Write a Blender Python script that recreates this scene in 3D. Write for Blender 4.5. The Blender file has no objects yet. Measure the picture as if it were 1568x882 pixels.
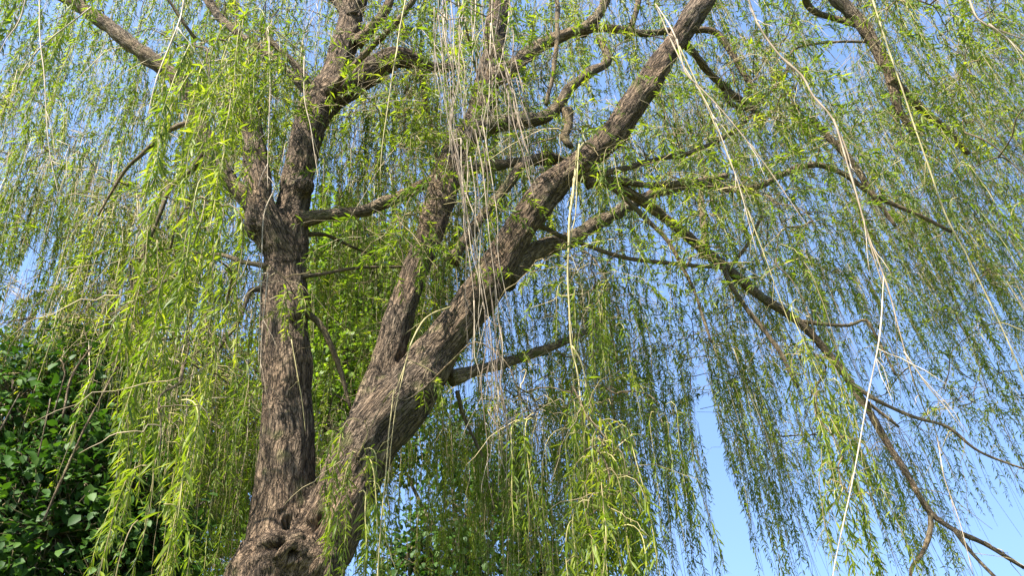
import bpy, bmesh, math, random
import numpy as np
from mathutils import Vector, Matrix, kdtree

# ------------------------------------------------------------------ scene, camera, light
scene = bpy.context.scene
col = scene.collection
rng = np.random.default_rng(11)
random.seed(5)

CAM_H = 1.6
PITCH = math.radians(28.0)
FPX = 1141.0                      # focal length in photograph pixels (1568 wide)
cam_d = bpy.data.cameras.new('camera')
cam_d.sensor_width = 36.0
cam_d.lens = 36.0 * FPX / 1568.0
cam_d.clip_start = 0.05
cam_d.clip_end = 3000.0
cam = bpy.data.objects.new('camera', cam_d)
cam.location = (0, 0, CAM_H)
cam.rotation_euler = (math.pi / 2 + PITCH, 0, 0)
col.objects.link(cam)
scene.camera = cam

SUN_EL = math.radians(50.0)
SUN_AZ = math.radians(222.0)       # compass style: 0 = +Y, clockwise; behind the camera, to its left
sun_vec = Vector((math.sin(SUN_AZ) * math.cos(SUN_EL), math.cos(SUN_AZ) * math.cos(SUN_EL), math.sin(SUN_EL)))
world = bpy.data.worlds.new('World')
scene.world = world
world.use_nodes = True
wn = world.node_tree.nodes
wl = world.node_tree.links
bg = wn['Background']
sky = wn.new('ShaderNodeTexSky')
sky.sky_type = 'NISHITA'
sky.sun_disc = False
sky.sun_elevation = SUN_EL
sky.sun_rotation = SUN_AZ
sky.altitude = 100.0
sky.air_density = 1.0
sky.dust_density = 0.6
sky.ozone_density = 3.2
# the whole dome is read a little higher than it lies, so the air near the horizon stays clear and blue
tcw = wn.new('ShaderNodeTexCoord'); mpw = wn.new('ShaderNodeMapping'); mpw.inputs['Location'].default_value = (0, 0, 0.45)
nrw = wn.new('ShaderNodeVectorMath'); nrw.operation = 'NORMALIZE'
wl.new(tcw.outputs['Generated'], mpw.inputs['Vector']); wl.new(mpw.outputs[0], nrw.inputs[0]); wl.new(nrw.outputs[0], sky.inputs['Vector'])
wl.new(sky.outputs[0], bg.inputs[0])
bg.inputs[1].default_value = 0.13
sun_d = bpy.data.lights.new('sun', 'SUN')
sun_d.energy = 5.0
sun_d.angle = math.radians(0.53)
sun_d.color = (1.0, 0.95, 0.86)
sun = bpy.data.objects.new('sun', sun_d)
sun.rotation_euler = sun_vec.to_track_quat('Z', 'Y').to_euler()
col.objects.link(sun)
vs = scene.view_settings
vs.view_transform = 'Standard'
vs.look = 'None'
vs.gamma = 1.0
vs.use_curve_mapping = False
vs.exposure = 1.92
scene.cycles.max_bounces = 8
scene.cycles.transmission_bounces = 6
scene.cycles.use_denoising = True

# ------------------------------------------------------------------ survey helpers: photograph pixel + distance -> place
CP, SP = math.cos(PITCH), math.sin(PITCH)

def P(px, py, Y):
    """World point seen at photograph pixel (px, py) whose ground distance ahead of the viewer is Y metres."""
    a = (px - 784.0) / FPX
    b = (441.0 - py) / FPX
    dy = CP - b * SP
    dz = SP + b * CP
    k = Y / dy
    return np.array((a * k, Y, CAM_H + dz * k))

def zdepth(p):
    p = np.asarray(p, float)
    return p[..., 1] * CP + (p[..., 2] - CAM_H) * SP

def proj(p):
    p = np.asarray(p, float)
    z = np.maximum(zdepth(p), 0.05)
    u = -p[..., 1] * SP + (p[..., 2] - CAM_H) * CP
    return 784.0 + FPX * p[..., 0] / z, 441.0 - FPX * u / z

def spath(pts):
    """[(px, py, width_px, Y)...] -> points (n,3), radii (n) in metres."""
    ps = np.array([P(a, b, y) for a, b, w, y in pts])
    rs = np.array([w * 0.5 / FPX * zdepth(p) for (a, b, w, y), p in zip(pts, ps)])
    return ps, rs

def spline(pts, rad, step):
    """Catmull-Rom resampling."""
    pts = np.asarray(pts, float); rad = np.asarray(rad, float)
    e0 = 2 * pts[0] - pts[1]; e1 = 2 * pts[-1] - pts[-2]
    q = np.vstack([e0, pts, e1])
    op, orr = [], []
    for i in range(1, len(q) - 2):
        p0, p1, p2, p3 = q[i - 1], q[i], q[i + 1], q[i + 2]
        n = max(1, int(np.linalg.norm(p2 - p1) / step))
        t = (np.arange(n) / n)[:, None]
        op.append(0.5 * (2 * p1 + (p2 - p0) * t + (2 * p0 - 5 * p1 + 4 * p2 - p3) * t ** 2 + (3 * p1 - p0 - 3 * p2 + p3) * t ** 3))
        orr.append(rad[i - 1] + (rad[i] - rad[i - 1]) * t[:, 0])
    op.append(pts[-1:]); orr.append(rad[-1:])
    return np.vstack(op), np.concatenate(orr)

# ------------------------------------------------------------------ object helpers
def setp(o, label=None, cat=None, group=None, kind=None):
    if label: o['label'] = label
    if cat: o['category'] = cat
    if group: o['group'] = group
    if kind: o['kind'] = kind
    return o

def mesh_np(name, verts, faces, mat, parent=None, attrs=None, smooth=True, nside=None):
    """verts (n,3); faces (m,k) int array, or list of arrays with different k."""
    me = bpy.data.meshes.new(name)
    fl = faces if isinstance(faces, list) else [faces]
    fl = [np.asarray(f, np.int32) for f in fl if len(f)]
    verts = np.asarray(verts, np.float32)
    me.vertices.add(len(verts))
    me.vertices.foreach_set('co', verts.ravel())
    loops = np.concatenate([f.ravel() for f in fl])
    tot = np.concatenate([np.full(len(f), f.shape[1], np.int32) for f in fl])
    start = np.concatenate([[0], np.cumsum(tot)[:-1]]).astype(np.int32)
    me.loops.add(len(loops))
    me.loops.foreach_set('vertex_index', loops)
    me.polygons.add(len(tot))
    me.polygons.foreach_set('loop_start', start)
    me.polygons.foreach_set('loop_total', tot)
    if smooth:
        me.polygons.foreach_set('use_smooth', np.ones(len(tot), bool))
    me.update(calc_edges=True)
    for k, v in (attrs or {}).items():
        v = np.asarray(v, np.float32)
        if v.ndim == 1:
            at = me.attributes.new(k, 'FLOAT', 'POINT'); at.data.foreach_set('value', v)
        else:
            at = me.attributes.new(k, 'FLOAT_VECTOR', 'POINT'); at.data.foreach_set('vector', v.ravel())
    me.materials.append(mat)
    return link(name, me, parent)

def link(name, me, parent=None):
    o = bpy.data.objects.new(name, me)
    col.objects.link(o)
    if parent is not None:
        o.parent = parent
    return o

def empty(name, loc=(0, 0, 0)):
    o = bpy.data.objects.new(name, None)
    o.empty_display_size = 0.2
    o.location = loc
    col.objects.link(o)
    return o

def tubes(paths, radii, sides, wob=0.0):
    """paths (N,K,3), radii (N,K) -> verts, faces, bark coords, tint."""
    paths = np.asarray(paths, float); radii = np.asarray(radii, float)
    N, K, _ = paths.shape
    tan = np.gradient(paths, axis=1)
    tan /= np.linalg.norm(tan, axis=2, keepdims=True) + 1e-9
    mt = tan.mean(axis=1); mt /= np.linalg.norm(mt, axis=1, keepdims=True) + 1e-9
    ref = np.where(np.abs(mt[:, 2:3]) > 0.75, np.array([[0.13, 1.0, 0.02]]), np.array([[0.05, 0.1, 1.0]]))
    a = np.cross(tan, ref[:, None, :]); a /= np.linalg.norm(a, axis=2, keepdims=True) + 1e-9
    b = np.cross(tan, a)
    th = np.arange(sides) / sides * 2 * math.pi
    rr = radii[:, :, None] * (1 + wob * rng.normal(size=(N, K, sides)))
    off = a[:, :, None, :] * np.cos(th)[None, None, :, None] + b[:, :, None, :] * np.sin(th)[None, None, :, None]
    v = paths[:, :, None, :] + off * rr[..., None]
    seg = np.linalg.norm(np.diff(paths, axis=1), axis=2)
    s = np.concatenate([np.zeros((N, 1)), np.cumsum(seg, axis=1)], axis=1)
    bc = np.empty((N, K, sides, 3))
    off0 = rng.uniform(0, 50, (N, 1, 1))
    bc[..., 0] = np.cos(th)[None, None] * radii[:, :, None] + off0
    bc[..., 1] = np.sin(th)[None, None] * radii[:, :, None]
    bc[..., 2] = s[:, :, None]
    idx = np.arange(N * K * sides).reshape(N, K, sides)
    i0 = idx[:, :-1, :]; i1 = idx[:, 1:, :]
    f = np.stack([i0, np.roll(i0, -1, 2), np.roll(i1, -1, 2), i1], axis=-1).reshape(-1, 4)
    caps = [idx[:, -1, :].reshape(-1, sides), idx[:, 0, ::-1].reshape(-1, sides)]
    tint = np.repeat(rng.uniform(0, 1, N), K * sides)
    return v.reshape(-1, 3), [f] + caps, bc.reshape(-1, 3), tint

# ------------------------------------------------------------------ materials
def new_mat(name):
    m = bpy.data.materials.new(name)
    m.use_nodes = True
    nt = m.node_tree
    return m, nt.nodes, nt.links, nt.nodes['Principled BSDF']

def ramp(nodes, stops):
    r = nodes.new('ShaderNodeValToRGB')
    cr = r.color_ramp
    while len(cr.elements) < len(stops):
        cr.elements.new(0.5)
    for e, (p, c) in zip(cr.elements, stops):
        e.position = p; e.color = (*c, 1)
    return r

def bark_material(name, dark, mid, light, scale=1.0, bump=0.03, moss=0.0, rough=0.9):
    m, n, l, bs = new_mat(name)
    at = n.new('ShaderNodeAttribute'); at.attribute_name = 'bark'
    # slow wander so that the ridges interlace
    nz = n.new('ShaderNodeTexNoise'); nz.inputs['Scale'].default_value = 3.0 * scale; nz.inputs['Detail'].default_value = 3
    l.new(at.outputs['Vector'], nz.inputs['Vector'])
    mp = n.new('ShaderNodeMapping'); mp.inputs['Scale'].default_value = (1, 1, 0.24)
    l.new(at.outputs['Vector'], mp.inputs['Vector'])
    mx = n.new('ShaderNodeMixRGB'); mx.blend_type = 'ADD'; mx.inputs[0].default_value = 0.10 / scale
    l.new(mp.outputs[0], mx.inputs[1]); l.new(nz.outputs['Color'], mx.inputs[2])
    vo = n.new('ShaderNodeTexVoronoi'); vo.feature = 'DISTANCE_TO_EDGE'; vo.inputs['Scale'].default_value = 40.0 * scale
    l.new(mx.outputs[0], vo.inputs['Vector'])
    vo2 = n.new('ShaderNodeTexVoronoi'); vo2.feature = 'DISTANCE_TO_EDGE'; vo2.inputs['Scale'].default_value = 85.0 * scale
    l.new(mx.outputs[0], vo2.inputs['Vector'])
    fine = n.new('ShaderNodeTexNoise'); fine.inputs['Scale'].default_value = 90 * scale; fine.inputs['Detail'].default_value = 6
    l.new(mx.outputs[0], fine.inputs['Vector'])
    r1 = n.new('ShaderNodeMapRange'); r1.inputs[1].default_value = 0.0; r1.inputs[2].default_value = 0.32
    l.new(vo.outputs['Distance'], r1.inputs[0])
    r2 = n.new('ShaderNodeMapRange'); r2.inputs[1].default_value = 0.0; r2.inputs[2].default_value = 0.35
    l.new(vo2.outputs['Distance'], r2.inputs[0])
    rn = n.new('ShaderNodeTexNoise'); rn.inputs['Scale'].default_value = 26 * scale; rn.inputs['Detail'].default_value = 4; rn.inputs['Roughness'].default_value = 0.6
    mp2 = n.new('ShaderNodeMapping'); mp2.inputs['Scale'].default_value = (1, 1, 0.2)
    l.new(at.outputs['Vector'], mp2.inputs['Vector'])
    mx2 = n.new('ShaderNodeMixRGB'); mx2.blend_type = 'ADD'; mx2.inputs[0].default_value = 0.07 / scale
    l.new(mp2.outputs[0], mx2.inputs[1]); l.new(nz.outputs['Color'], mx2.inputs[2]); l.new(mx2.outputs[0], rn.inputs['Vector'])
    rs = n.new('ShaderNodeMath'); rs.operation = 'SUBTRACT'; rs.inputs[1].default_value = 0.5; l.new(rn.outputs['Fac'], rs.inputs[0])
    ra = n.new('ShaderNodeMath'); ra.operation = 'ABSOLUTE'; l.new(rs.outputs[0], ra.inputs[0])
    rr_ = n.new('ShaderNodeMapRange'); rr_.inputs[1].default_value = 0.0; rr_.inputs[2].default_value = 0.10; l.new(ra.outputs[0], rr_.inputs[0])
    a0 = n.new('ShaderNodeMath'); a0.operation = 'MULTIPLY_ADD'; a0.inputs[1].default_value = 0.3
    sc0 = n.new('ShaderNodeMath'); sc0.operation = 'MULTIPLY'; sc0.inputs[1].default_value = 0.65
    l.new(rr_.outputs[0], sc0.inputs[0]); l.new(r2.outputs[0], a0.inputs[0]); l.new(sc0.outputs[0], a0.inputs[2])
    a1 = n.new('ShaderNodeMath'); a1.operation = 'MULTIPLY_ADD'; a1.inputs[1].default_value = 0.4
    l.new(r1.outputs[0], a1.inputs[0]); l.new(a0.outputs[0], a1.inputs[2])
    a2 = n.new('ShaderNodeMath'); a2.operation = 'MULTIPLY_ADD'; a2.inputs[1].default_value = 0.55
    l.new(fine.outputs['Fac'], a2.inputs[0]); l.new(a1.outputs[0], a2.inputs[2])
    rp = ramp(n, [(0.26, dark), (0.52, mid), (0.88, light)])
    dv = n.new('ShaderNodeMath'); dv.operation = 'MULTIPLY'; dv.inputs[1].default_value = 0.56
    l.new(a2.outputs[0], dv.inputs[0]); l.new(dv.outputs[0], rp.inputs[0])
    # broad patches: greyer / browner bark
    big = n.new('ShaderNodeTexNoise'); big.inputs['Scale'].default_value = 2.2; big.inputs['Detail'].default_value = 4
    tc = n.new('ShaderNodeTexCoord'); l.new(tc.outputs['Object'], big.inputs['Vector'])
    rb = ramp(n, [(0.32, (0.78, 0.80, 0.80)), (0.7, (1.18, 1.08, 0.95))])
    l.new(big.outputs['Fac'], rb.inputs[0])
    mm = n.new('ShaderNodeMixRGB'); mm.blend_type = 'MULTIPLY'; mm.inputs[0].default_value = 1
    l.new(rp.outputs[0], mm.inputs[1]); l.new(rb.outputs[0], mm.inputs[2])
    out = mm.outputs[0]
    if moss > 0:
        mn = n.new('ShaderNodeTexNoise'); mn.inputs['Scale'].default_value = 6; mn.inputs['Detail'].default_value = 6
        l.new(tc.outputs['Object'], mn.inputs['Vector'])
        rm = ramp(n, [(0.62 - 0.1 * moss, (0, 0, 0)), (0.74 - 0.1 * moss, (1, 1, 1))])
        l.new(mn.outputs['Fac'], rm.inputs[0])
        ms = n.new('ShaderNodeMixRGB'); ms.inputs[2].default_value = (0.10, 0.105, 0.03, 1)
        sc = n.new('ShaderNodeMath'); sc.operation = 'MULTIPLY'; sc.inputs[1].default_value = 0.6
        l.new(rm.outputs[0], sc.inputs[0]); l.new(sc.outputs[0], ms.inputs[0]); l.new(out, ms.inputs[1])
        out = ms.outputs[0]
    l.new(out, bs.inputs['Base Color'])
    bs.inputs['Roughness'].default_value = rough
    bs.inputs['Specular IOR Level'].default_value = 0.25
    bp = n.new('ShaderNodeBump'); bp.inputs['Strength'].default_value = 1.0; bp.inputs['Distance'].default_value = bump
    l.new(a2.outputs[0], bp.inputs['Height']); l.new(bp.outputs[0], bs.inputs['Normal'])
    return m

def leaf_material(name, stops, under, trans=0.42, rough=0.42, tcol=None):
    m, n, l, bs = new_mat(name)
    at = n.new('ShaderNodeAttribute'); at.attribute_name = 'rnd'
    rp = ramp(n, stops)
    l.new(at.outputs['Fac'], rp.inputs[0])
    ge = n.new('ShaderNodeNewGeometry')
    mx = n.new('ShaderNodeMixRGB'); mx.inputs[2].default_value = (*under, 1)
    k = n.new('ShaderNodeMath'); k.operation = 'MULTIPLY'; k.inputs[1].default_value = 0.55
    l.new(ge.outputs['Backfacing'], k.inputs[0]); l.new(k.outputs[0], mx.inputs[0]); l.new(rp.outputs[0], mx.inputs[1])
    l.new(mx.outputs[0], bs.inputs['Base Color'])
    bs.inputs['Roughness'].default_value = rough
    bs.inputs['Specular IOR Level'].default_value = 0.28
    tr = n.new('ShaderNodeBsdfTranslucent')
    hs = n.new('ShaderNodeMixRGB'); hs.blend_type = 'MULTIPLY'; hs.inputs[0].default_value = 1
    hs.inputs[2].default_value = (*(tcol or (1.7, 1.75, 0.7)), 1)
    l.new(rp.outputs[0], hs.inputs[1]); l.new(hs.outputs[0], tr.inputs['Color'])
    ms = n.new('ShaderNodeMixShader'); ms.inputs[0].default_value = trans
    l.new(bs.outputs[0], ms.inputs[1]); l.new(tr.outputs[0], ms.inputs[2])
    l.new(ms.outputs[0], n['Material Output'].inputs['Surface'])
    return m

def twig_material(name, stops, rough=0.6):
    m, n, l, bs = new_mat(name)
    at = n.new('ShaderNodeAttribute'); at.attribute_name = 'rnd'
    rp = ramp(n, stops); l.new(at.outputs['Fac'], rp.inputs[0])
    b2 = n.new('ShaderNodeAttribute'); b2.attribute_name = 'bark'
    mp = n.new('ShaderNodeMapping'); mp.inputs['Scale'].default_value = (60, 60, 14)
    l.new(b2.outputs['Vector'], mp.inputs['Vector'])
    nz = n.new('ShaderNodeTexNoise'); nz.inputs['Scale'].default_value = 1.0; nz.inputs['Detail'].default_value = 3
    l.new(mp.outputs[0], nz.inputs['Vector'])
    rb = ramp(n, [(0.3, (0.65, 0.62, 0.58)), (0.65, (1.1, 1.1, 1.08))]); l.new(nz.outputs['Fac'], rb.inputs[0])
    mm = n.new('ShaderNodeMixRGB'); mm.blend_type = 'MULTIPLY'; mm.inputs[0].default_value = 1
    l.new(rp.outputs[0], mm.inputs[1]); l.new(rb.outputs[0], mm.inputs[2])
    l.new(mm.outputs[0], bs.inputs['Base Color'])
    bs.inputs['Roughness'].default_value = rough
    bs.inputs['Specular IOR Level'].default_value = 0.3
    return m

M_BARK = bark_material('willow_bark', (0.024, 0.016, 0.010), (0.126, 0.089, 0.059), (0.250, 0.184, 0.126), 1.1, 0.024, 0.3)
M_LIMB = bark_material('willow_limb_bark', (0.06, 0.042, 0.028), (0.17, 0.125, 0.08), (0.30, 0.235, 0.16), 1.4, 0.02, 0.7)
M_BRANCH = bark_material('willow_branch_bark', (0.05, 0.036, 0.024), (0.125, 0.095, 0.058), (0.22, 0.175, 0.10), 2.6, 0.004, 0.3)
M_BARK2 = bark_material('background_bark', (0.05, 0.04, 0.03), (0.13, 0.105, 0.08), (0.24, 0.2, 0.16), 0.9, 0.02, 0.5)
M_TWIG = twig_material('willow_twig', [(0.0, (0.10, 0.075, 0.04)), (0.35, (0.24, 0.19, 0.085)), (0.7, (0.40, 0.34, 0.13)), (1.0, (0.33, 0.31, 0.12))])
M_TWIG2 = twig_material('willow_fine_twig', [(0.0, (0.10, 0.075, 0.045)), (0.3, (0.22, 0.17, 0.09)), (0.65, (0.36, 0.285, 0.13)), (1.0, (0.42, 0.35, 0.24))])
M_DEAD = twig_material('dead_twig', [(0.0, (0.10, 0.07, 0.045)), (0.3, (0.22, 0.16, 0.105)), (0.7, (0.36, 0.29, 0.20)), (1.0, (0.42, 0.36, 0.29))])
M_PALE = twig_material('pale_yellow_twig', [(0.0, (0.22, 0.18, 0.07)), (1.0, (0.33, 0.28, 0.13))])
M_LEAF = leaf_material('willow_leaf', [(0.0, (0.045, 0.078, 0.006)), (0.35, (0.088, 0.134, 0.009)), (0.7, (0.148, 0.195, 0.013)), (1.0, (0.235, 0.255, 0.024))], (0.20, 0.23, 0.08), 0.52, 0.48)
M_BROAD = leaf_material('dark_broad_leaf', [(0.0, (0.014, 0.040, 0.005)), (0.6, (0.031, 0.080, 0.008)), (1.0, (0.062, 0.125, 0.012))], (0.05, 0.10, 0.03), 0.3, 0.58)  # own dark green, taken darker to carry the willow's shade on the left tree
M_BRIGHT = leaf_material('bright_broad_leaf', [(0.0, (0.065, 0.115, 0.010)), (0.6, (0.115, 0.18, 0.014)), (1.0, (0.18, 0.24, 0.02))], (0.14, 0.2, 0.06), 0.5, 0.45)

# ------------------------------------------------------------------ ground
def ground():
    m, n, l, bs = new_mat('meadow_ground')
    tc = n.new('ShaderNodeTexCoord')
    a = n.new('ShaderNodeTexNoise'); a.inputs['Scale'].default_value = 0.35; a.inputs['Detail'].default_value = 8
    b = n.new('ShaderNodeTexNoise'); b.inputs['Scale'].default_value = 28; b.inputs['Detail'].default_value = 6
    l.new(tc.outputs['Object'], a.inputs['Vector']); l.new(tc.outputs['Object'], b.inputs['Vector'])
    mx = n.new('ShaderNodeMath'); mx.operation = 'MULTIPLY_ADD'; mx.inputs[1].default_value = 0.6
    l.new(b.outputs['Fac'], mx.inputs[0]); l.new(a.outputs['Fac'], mx.inputs[2])
    rp = ramp(n, [(0.5, (0.035, 0.05, 0.014)), (0.8, (0.075, 0.11, 0.025)), (1.0, (0.13, 0.14, 0.05))])
    l.new(mx.outputs[0], rp.inputs[0]); l.new(rp.outputs[0], bs.inputs['Base Color'])
    bs.inputs['Roughness'].default_value = 0.95
    bp = n.new('ShaderNodeBump'); bp.inputs['Distance'].default_value = 0.05; bp.inputs['Strength'].default_value = 0.8
    l.new(b.outputs['Fac'], bp.inputs['Height']); l.new(bp.outputs[0], bs.inputs['Normal'])
    g = np.concatenate([-np.geomspace(1500, 3, 26), np.linspace(-2, 2, 5), np.geomspace(3, 1500, 26)])
    X, Y = np.meshgrid(g, g)
    Z = 0.05 * np.sin(X * 0.9 + 1) * np.cos(Y * 0.7) * np.exp(-(np.abs(X) + np.abs(Y)) / 60)
    n_ = len(g)
    v = np.stack([X, Y, Z], -1).reshape(-1, 3)
    i = np.arange(n_ * n_).reshape(n_, n_)
    f = np.stack([i[:-1, :-1], i[:-1, 1:], i[1:, 1:], i[1:, :-1]], -1).reshape(-1, 4)
    o = mesh_np('ground', v, f, m)
    setp(o, 'grassy meadow ground spreading under the willow', 'ground', kind='structure')
    return o
ground()

# ------------------------------------------------------------------ the willow: skeleton
TR = 5.5
willow = empty('willow_tree', (-1.62, TR, 0))
setp(willow, 'big weeping willow with forked furrowed trunk and long hanging leafy strands', 'tree')
WO = np.array(willow.location)

def to_local(v):
    return np.asarray(v, float) - WO

base = P(438, 872, TR)
bole_p = np.array([[base[0] - 0.10, TR + 0.05, -0.25], [base[0] - 0.08, TR + 0.04, 0.25], [base[0] - 0.05, TR + 0.02, 1.0], [base[0] - 0.02, TR, 1.75], base, P(445, 800, TR)])
bole_r = np.array([0.75, 0.58, 0.48, 0.44, 0.395, 0.20])
stemL = spath([(428, 872, 110, TR), (432, 810, 104, TR), (437, 760, 96, TR), (440, 700, 84, TR), (440, 640, 78, TR), (438, 580, 75, TR), (436, 520, 73, TR), (436, 470, 70, TR + .02),
               (436, 430, 67, TR + .04), (439, 390, 63, TR + .06), (445, 345, 56, TR + .08), (453, 300, 48, TR + .1), (461, 250, 46, TR + .12), (470, 210, 50, TR + .14), (484, 170, 54, TR + .16),
               (502, 138, 50, TR + .18), (516, 108, 42, TR + .2), (528, 60, 38, TR + .22), (540, 10, 36, TR + .25), (552, -50, 34, TR + .3), (560, -130, 28, TR + .3)])
stemL2 = spath([(492, 155, 44, TR + .17), (540, 128, 46, TR + .12), (572, 105, 42, TR + .1), (603, 88, 34, TR + .1), (635, 92, 24, TR + .15), (670, 104, 18, TR + .3), (700, 100, 13, TR + .5)])
stemS = spath([(432, 395, 46, TR + .0), (408, 345, 50, TR - .1), (397, 300, 42, TR - .1), (391, 250, 34, TR - .08), (387, 200, 33, TR - .06), (388, 172, 27, TR - .05), (391, 152, 12, TR - .05)])
stemR = spath([(470, 880, 110, TR), (490, 840, 100, TR - .05), (512, 790, 94, TR - .08), (540, 725, 96, TR - .08), (572, 665, 98, TR - .08), (608, 620, 94, TR - .08), (648, 570, 76, TR - .08), (690, 512, 66, TR - .1),
               (730, 455, 61, TR - .12), (770, 395, 57, TR - .15), (806, 335, 51, TR - .18), (848, 282, 46, TR - .22), (893, 245, 43, TR - .26), (935, 208, 43, TR - .3), (970, 160, 40, TR - .33),
               (1000, 115, 38, TR - .36), (1030, 70, 37, TR - .4), (1062, 22, 36, TR - .43), (1094, -28, 34, TR - .46), (1140, -100, 30, TR - .5), (1190, -190, 25, TR - .6)])
stemM = spath([(560, 660, 64, TR - .02), (578, 600, 60, TR + .0), (595, 545, 51, TR + .02), (610, 490, 46, TR + .04), (626, 440, 43, TR + .08), (643, 395, 42, TR + .12), (660, 350, 43, TR + .18), (674, 305, 47, TR + .24),
               (690, 255, 46, TR + .3), (712, 212, 40, TR + .36), (735, 165, 36, TR + .42), (747, 115, 35, TR + .48), (757, 60, 33, TR + .54), (766, 0, 31, TR + .6), (775, -70, 28, TR + .7), (780, -160, 22, TR + .8)])

STEMS = [(bole_p, bole_r), stemL, stemL2, stemS, stemR, stemM]
skel_pts = []       # all woody points, for attaching branches

def fbm(p, seed, octv=3):
    """cheap smooth pseudo noise on points (n,3)"""
    r = np.random.default_rng(seed)
    out = np.zeros(len(p)); amp = 1.0
    for o in range(octv):
        for _ in range(5):
            k = r.normal(size=3) * (2 ** o)
            out += amp * np.sin(p @ k + r.uniform(0, 6.28))
        amp *= 0.55
    return out / 4.0

def build_trunk():
    bm = bmesh.new()
    samples, axes = [], []
    for pts, rad in STEMS:
        p, r = spline(pts, rad, 0.03)
        skel_pts.append(p[len(p) // 3:])
        tan = np.gradient(p, axis=0); tan /= np.linalg.norm(tan, axis=1, keepdims=True)
        s = np.concatenate([[0], np.cumsum(np.linalg.norm(np.diff(p, axis=0), axis=1))])
        samples.append(np.c_[p, r, s]); axes.append(tan)
        v, fs, _, _ = tubes(p[None, ::2], r[None, ::2], 20)
        bv = [bm.verts.new(x) for x in v]
        for f in fs:
            for q in f:
                bm.faces.new([bv[i] for i in q])
    # burl between the two stems, and a knot collar round the snag and the side limb
    def ball(c, r, sx=(1, 1, 1)):
        g = bmesh.ops.create_icosphere(bm, subdivisions=3, radius=r)
        for vv in g['verts']:
            vv.co = Vector((vv.co.x * sx[0] + c[0], vv.co.y * sx[1] + c[1], vv.co.z * sx[2] + c[2]))
    ball(P(440, 842, TR - .30), 0.20, (1.0, 0.8, 0.75))
    ball(P(488, 868, TR - .22), 0.15)
    ball(P(484, 792, TR - .1), 0.10, (1.3, 1.0, 0.6))
    ball(P(398, 335, TR - .14), 0.15, (0.8, 0.8, 1.4))
    ball(P(450, 470, TR - .12), 0.13, (0.8, 0.8, 1.5))
    ball(P(465, 285, TR - .02), 0.11)
    ball(P(640, 585, TR - .2), 0.17, (0.9, 0.8, 1.0))
    bmesh.ops.recalc_face_normals(bm, faces=bm.faces)
    me = bpy.data.meshes.new('trunk_raw'); bm.to_mesh(me); bm.free()
    ob = bpy.data.objects.new('trunk_raw', me); col.objects.link(ob)
    md = ob.modifiers.new('r', 'REMESH'); md.mode = 'VOXEL'; md.voxel_size = 0.0175
    sm = ob.modifiers.new('s', 'SMOOTH'); sm.factor = 0.5; sm.iterations = 8
    dg = bpy.context.evaluated_depsgraph_get()
    ev = bpy.data.meshes.new_from_object(ob.evaluated_get(dg))
    bpy.data.objects.remove(ob); bpy.data.meshes.remove(me)
    n = len(ev.vertices)
    co = np.empty(n * 3, np.float32); ev.vertices.foreach_get('co', co); co = co.reshape(-1, 3).astype(float)
    no = np.empty(n * 3, np.float32); ev.vertices.foreach_get('normal', no); no = no.reshape(-1, 3).astype(float)
    S = np.vstack(samples); A = np.vstack(axes)
    ids = np.concatenate([np.full(len(s), i) for i, s in enumerate(samples)])
    kd = kdtree.KDTree(len(S))
    for i, s in enumerate(S):
        kd.insert(s[:3], i)
    kd.balance()
    near = np.array([kd.find(c)[1] for c in co])
    rel = co - S[near, :3]
    ax = A[near]
    rad = rel - ax * np.sum(rel * ax, axis=1, keepdims=True)
    ref = np.array([0.1, 1.0, 0.0])
    a = np.cross(ax, ref); a /= np.linalg.norm(a, axis=1, keepdims=True); b = np.cross(ax, a)
    bark = np.c_[np.sum(rad * a, axis=1) + ids[near] * 3.1, np.sum(rad * b, axis=1), S[near, 4] + np.sum(rel * ax, axis=1)]
    # furrows that run along the stem, lumps, hollows
    stretched = bark * np.array([1, 1, 0.16])
    d = 0.012 * fbm(stretched * 34, 3, 2) + 0.016 * fbm(co * 5, 4, 3)
    d -= 0.010 * np.clip(np.sin(fbm(stretched * 22, 9, 2) * 6), 0.3, 1)
    co2 = co + no * d[:, None]

    rough = 1 + 0.28 * fbm(co * 26, 21, 2)
    grain = fbm(co * 40, 22, 2)
    wb = np.exp(-(np.linalg.norm(co - P(440, 835, TR - .35), axis=1) / 0.38) ** 2)
    co2 += no * (wb * (0.022 * fbm(co * 16, 23, 2) + 0.012 * fbm(co * 42, 24, 1)))[:, None]

    def pit(c, r, depth, sharp=2.0):
        q = np.linalg.norm(co - c, axis=1) / r
        co2[:] -= no * (depth * np.exp(-(q * rough) ** sharp) * (0.75 + 0.5 * grain))[:, None]

    def surf(px, py):
        """point of the bark surface seen at that place, from the front"""
        u, w = proj(co)
        k = np.where((np.abs(u - px) < 8) & (np.abs(w - py) < 8))[0]
        return co[k[np.argmin(zdepth(co[k]))]]
    pit(surf(456, 856), 0.036, 0.15, 3)
    for t in np.linspace(0, 1, 18):
        pit(surf(392 + 88 * t, 834 - 52 * t + 7 * math.sin(t * 9) + rng.normal() * 3), 0.03, 0.085, 3)
    for t in np.linspace(0, 1, 5):
        pit(surf(398 - 6 * t, 392 - 60 * t), 0.02, 0.03, 3)
    ev.vertices.foreach_set('co', to_local(co2).astype(np.float32).ravel())
    at = ev.attributes.new('bark', 'FLOAT_VECTOR', 'POINT'); at.data.foreach_set('vector', bark.astype(np.float32).ravel())
    ev.polygons.foreach_set('use_smooth', np.ones(len(ev.polygons), bool))
    ev.materials.clear(); ev.materials.append(M_BARK)
    ev.name = 'trunk'; ev.update()
    return link('trunk', ev, willow)
trunk = build_trunk()

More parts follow.
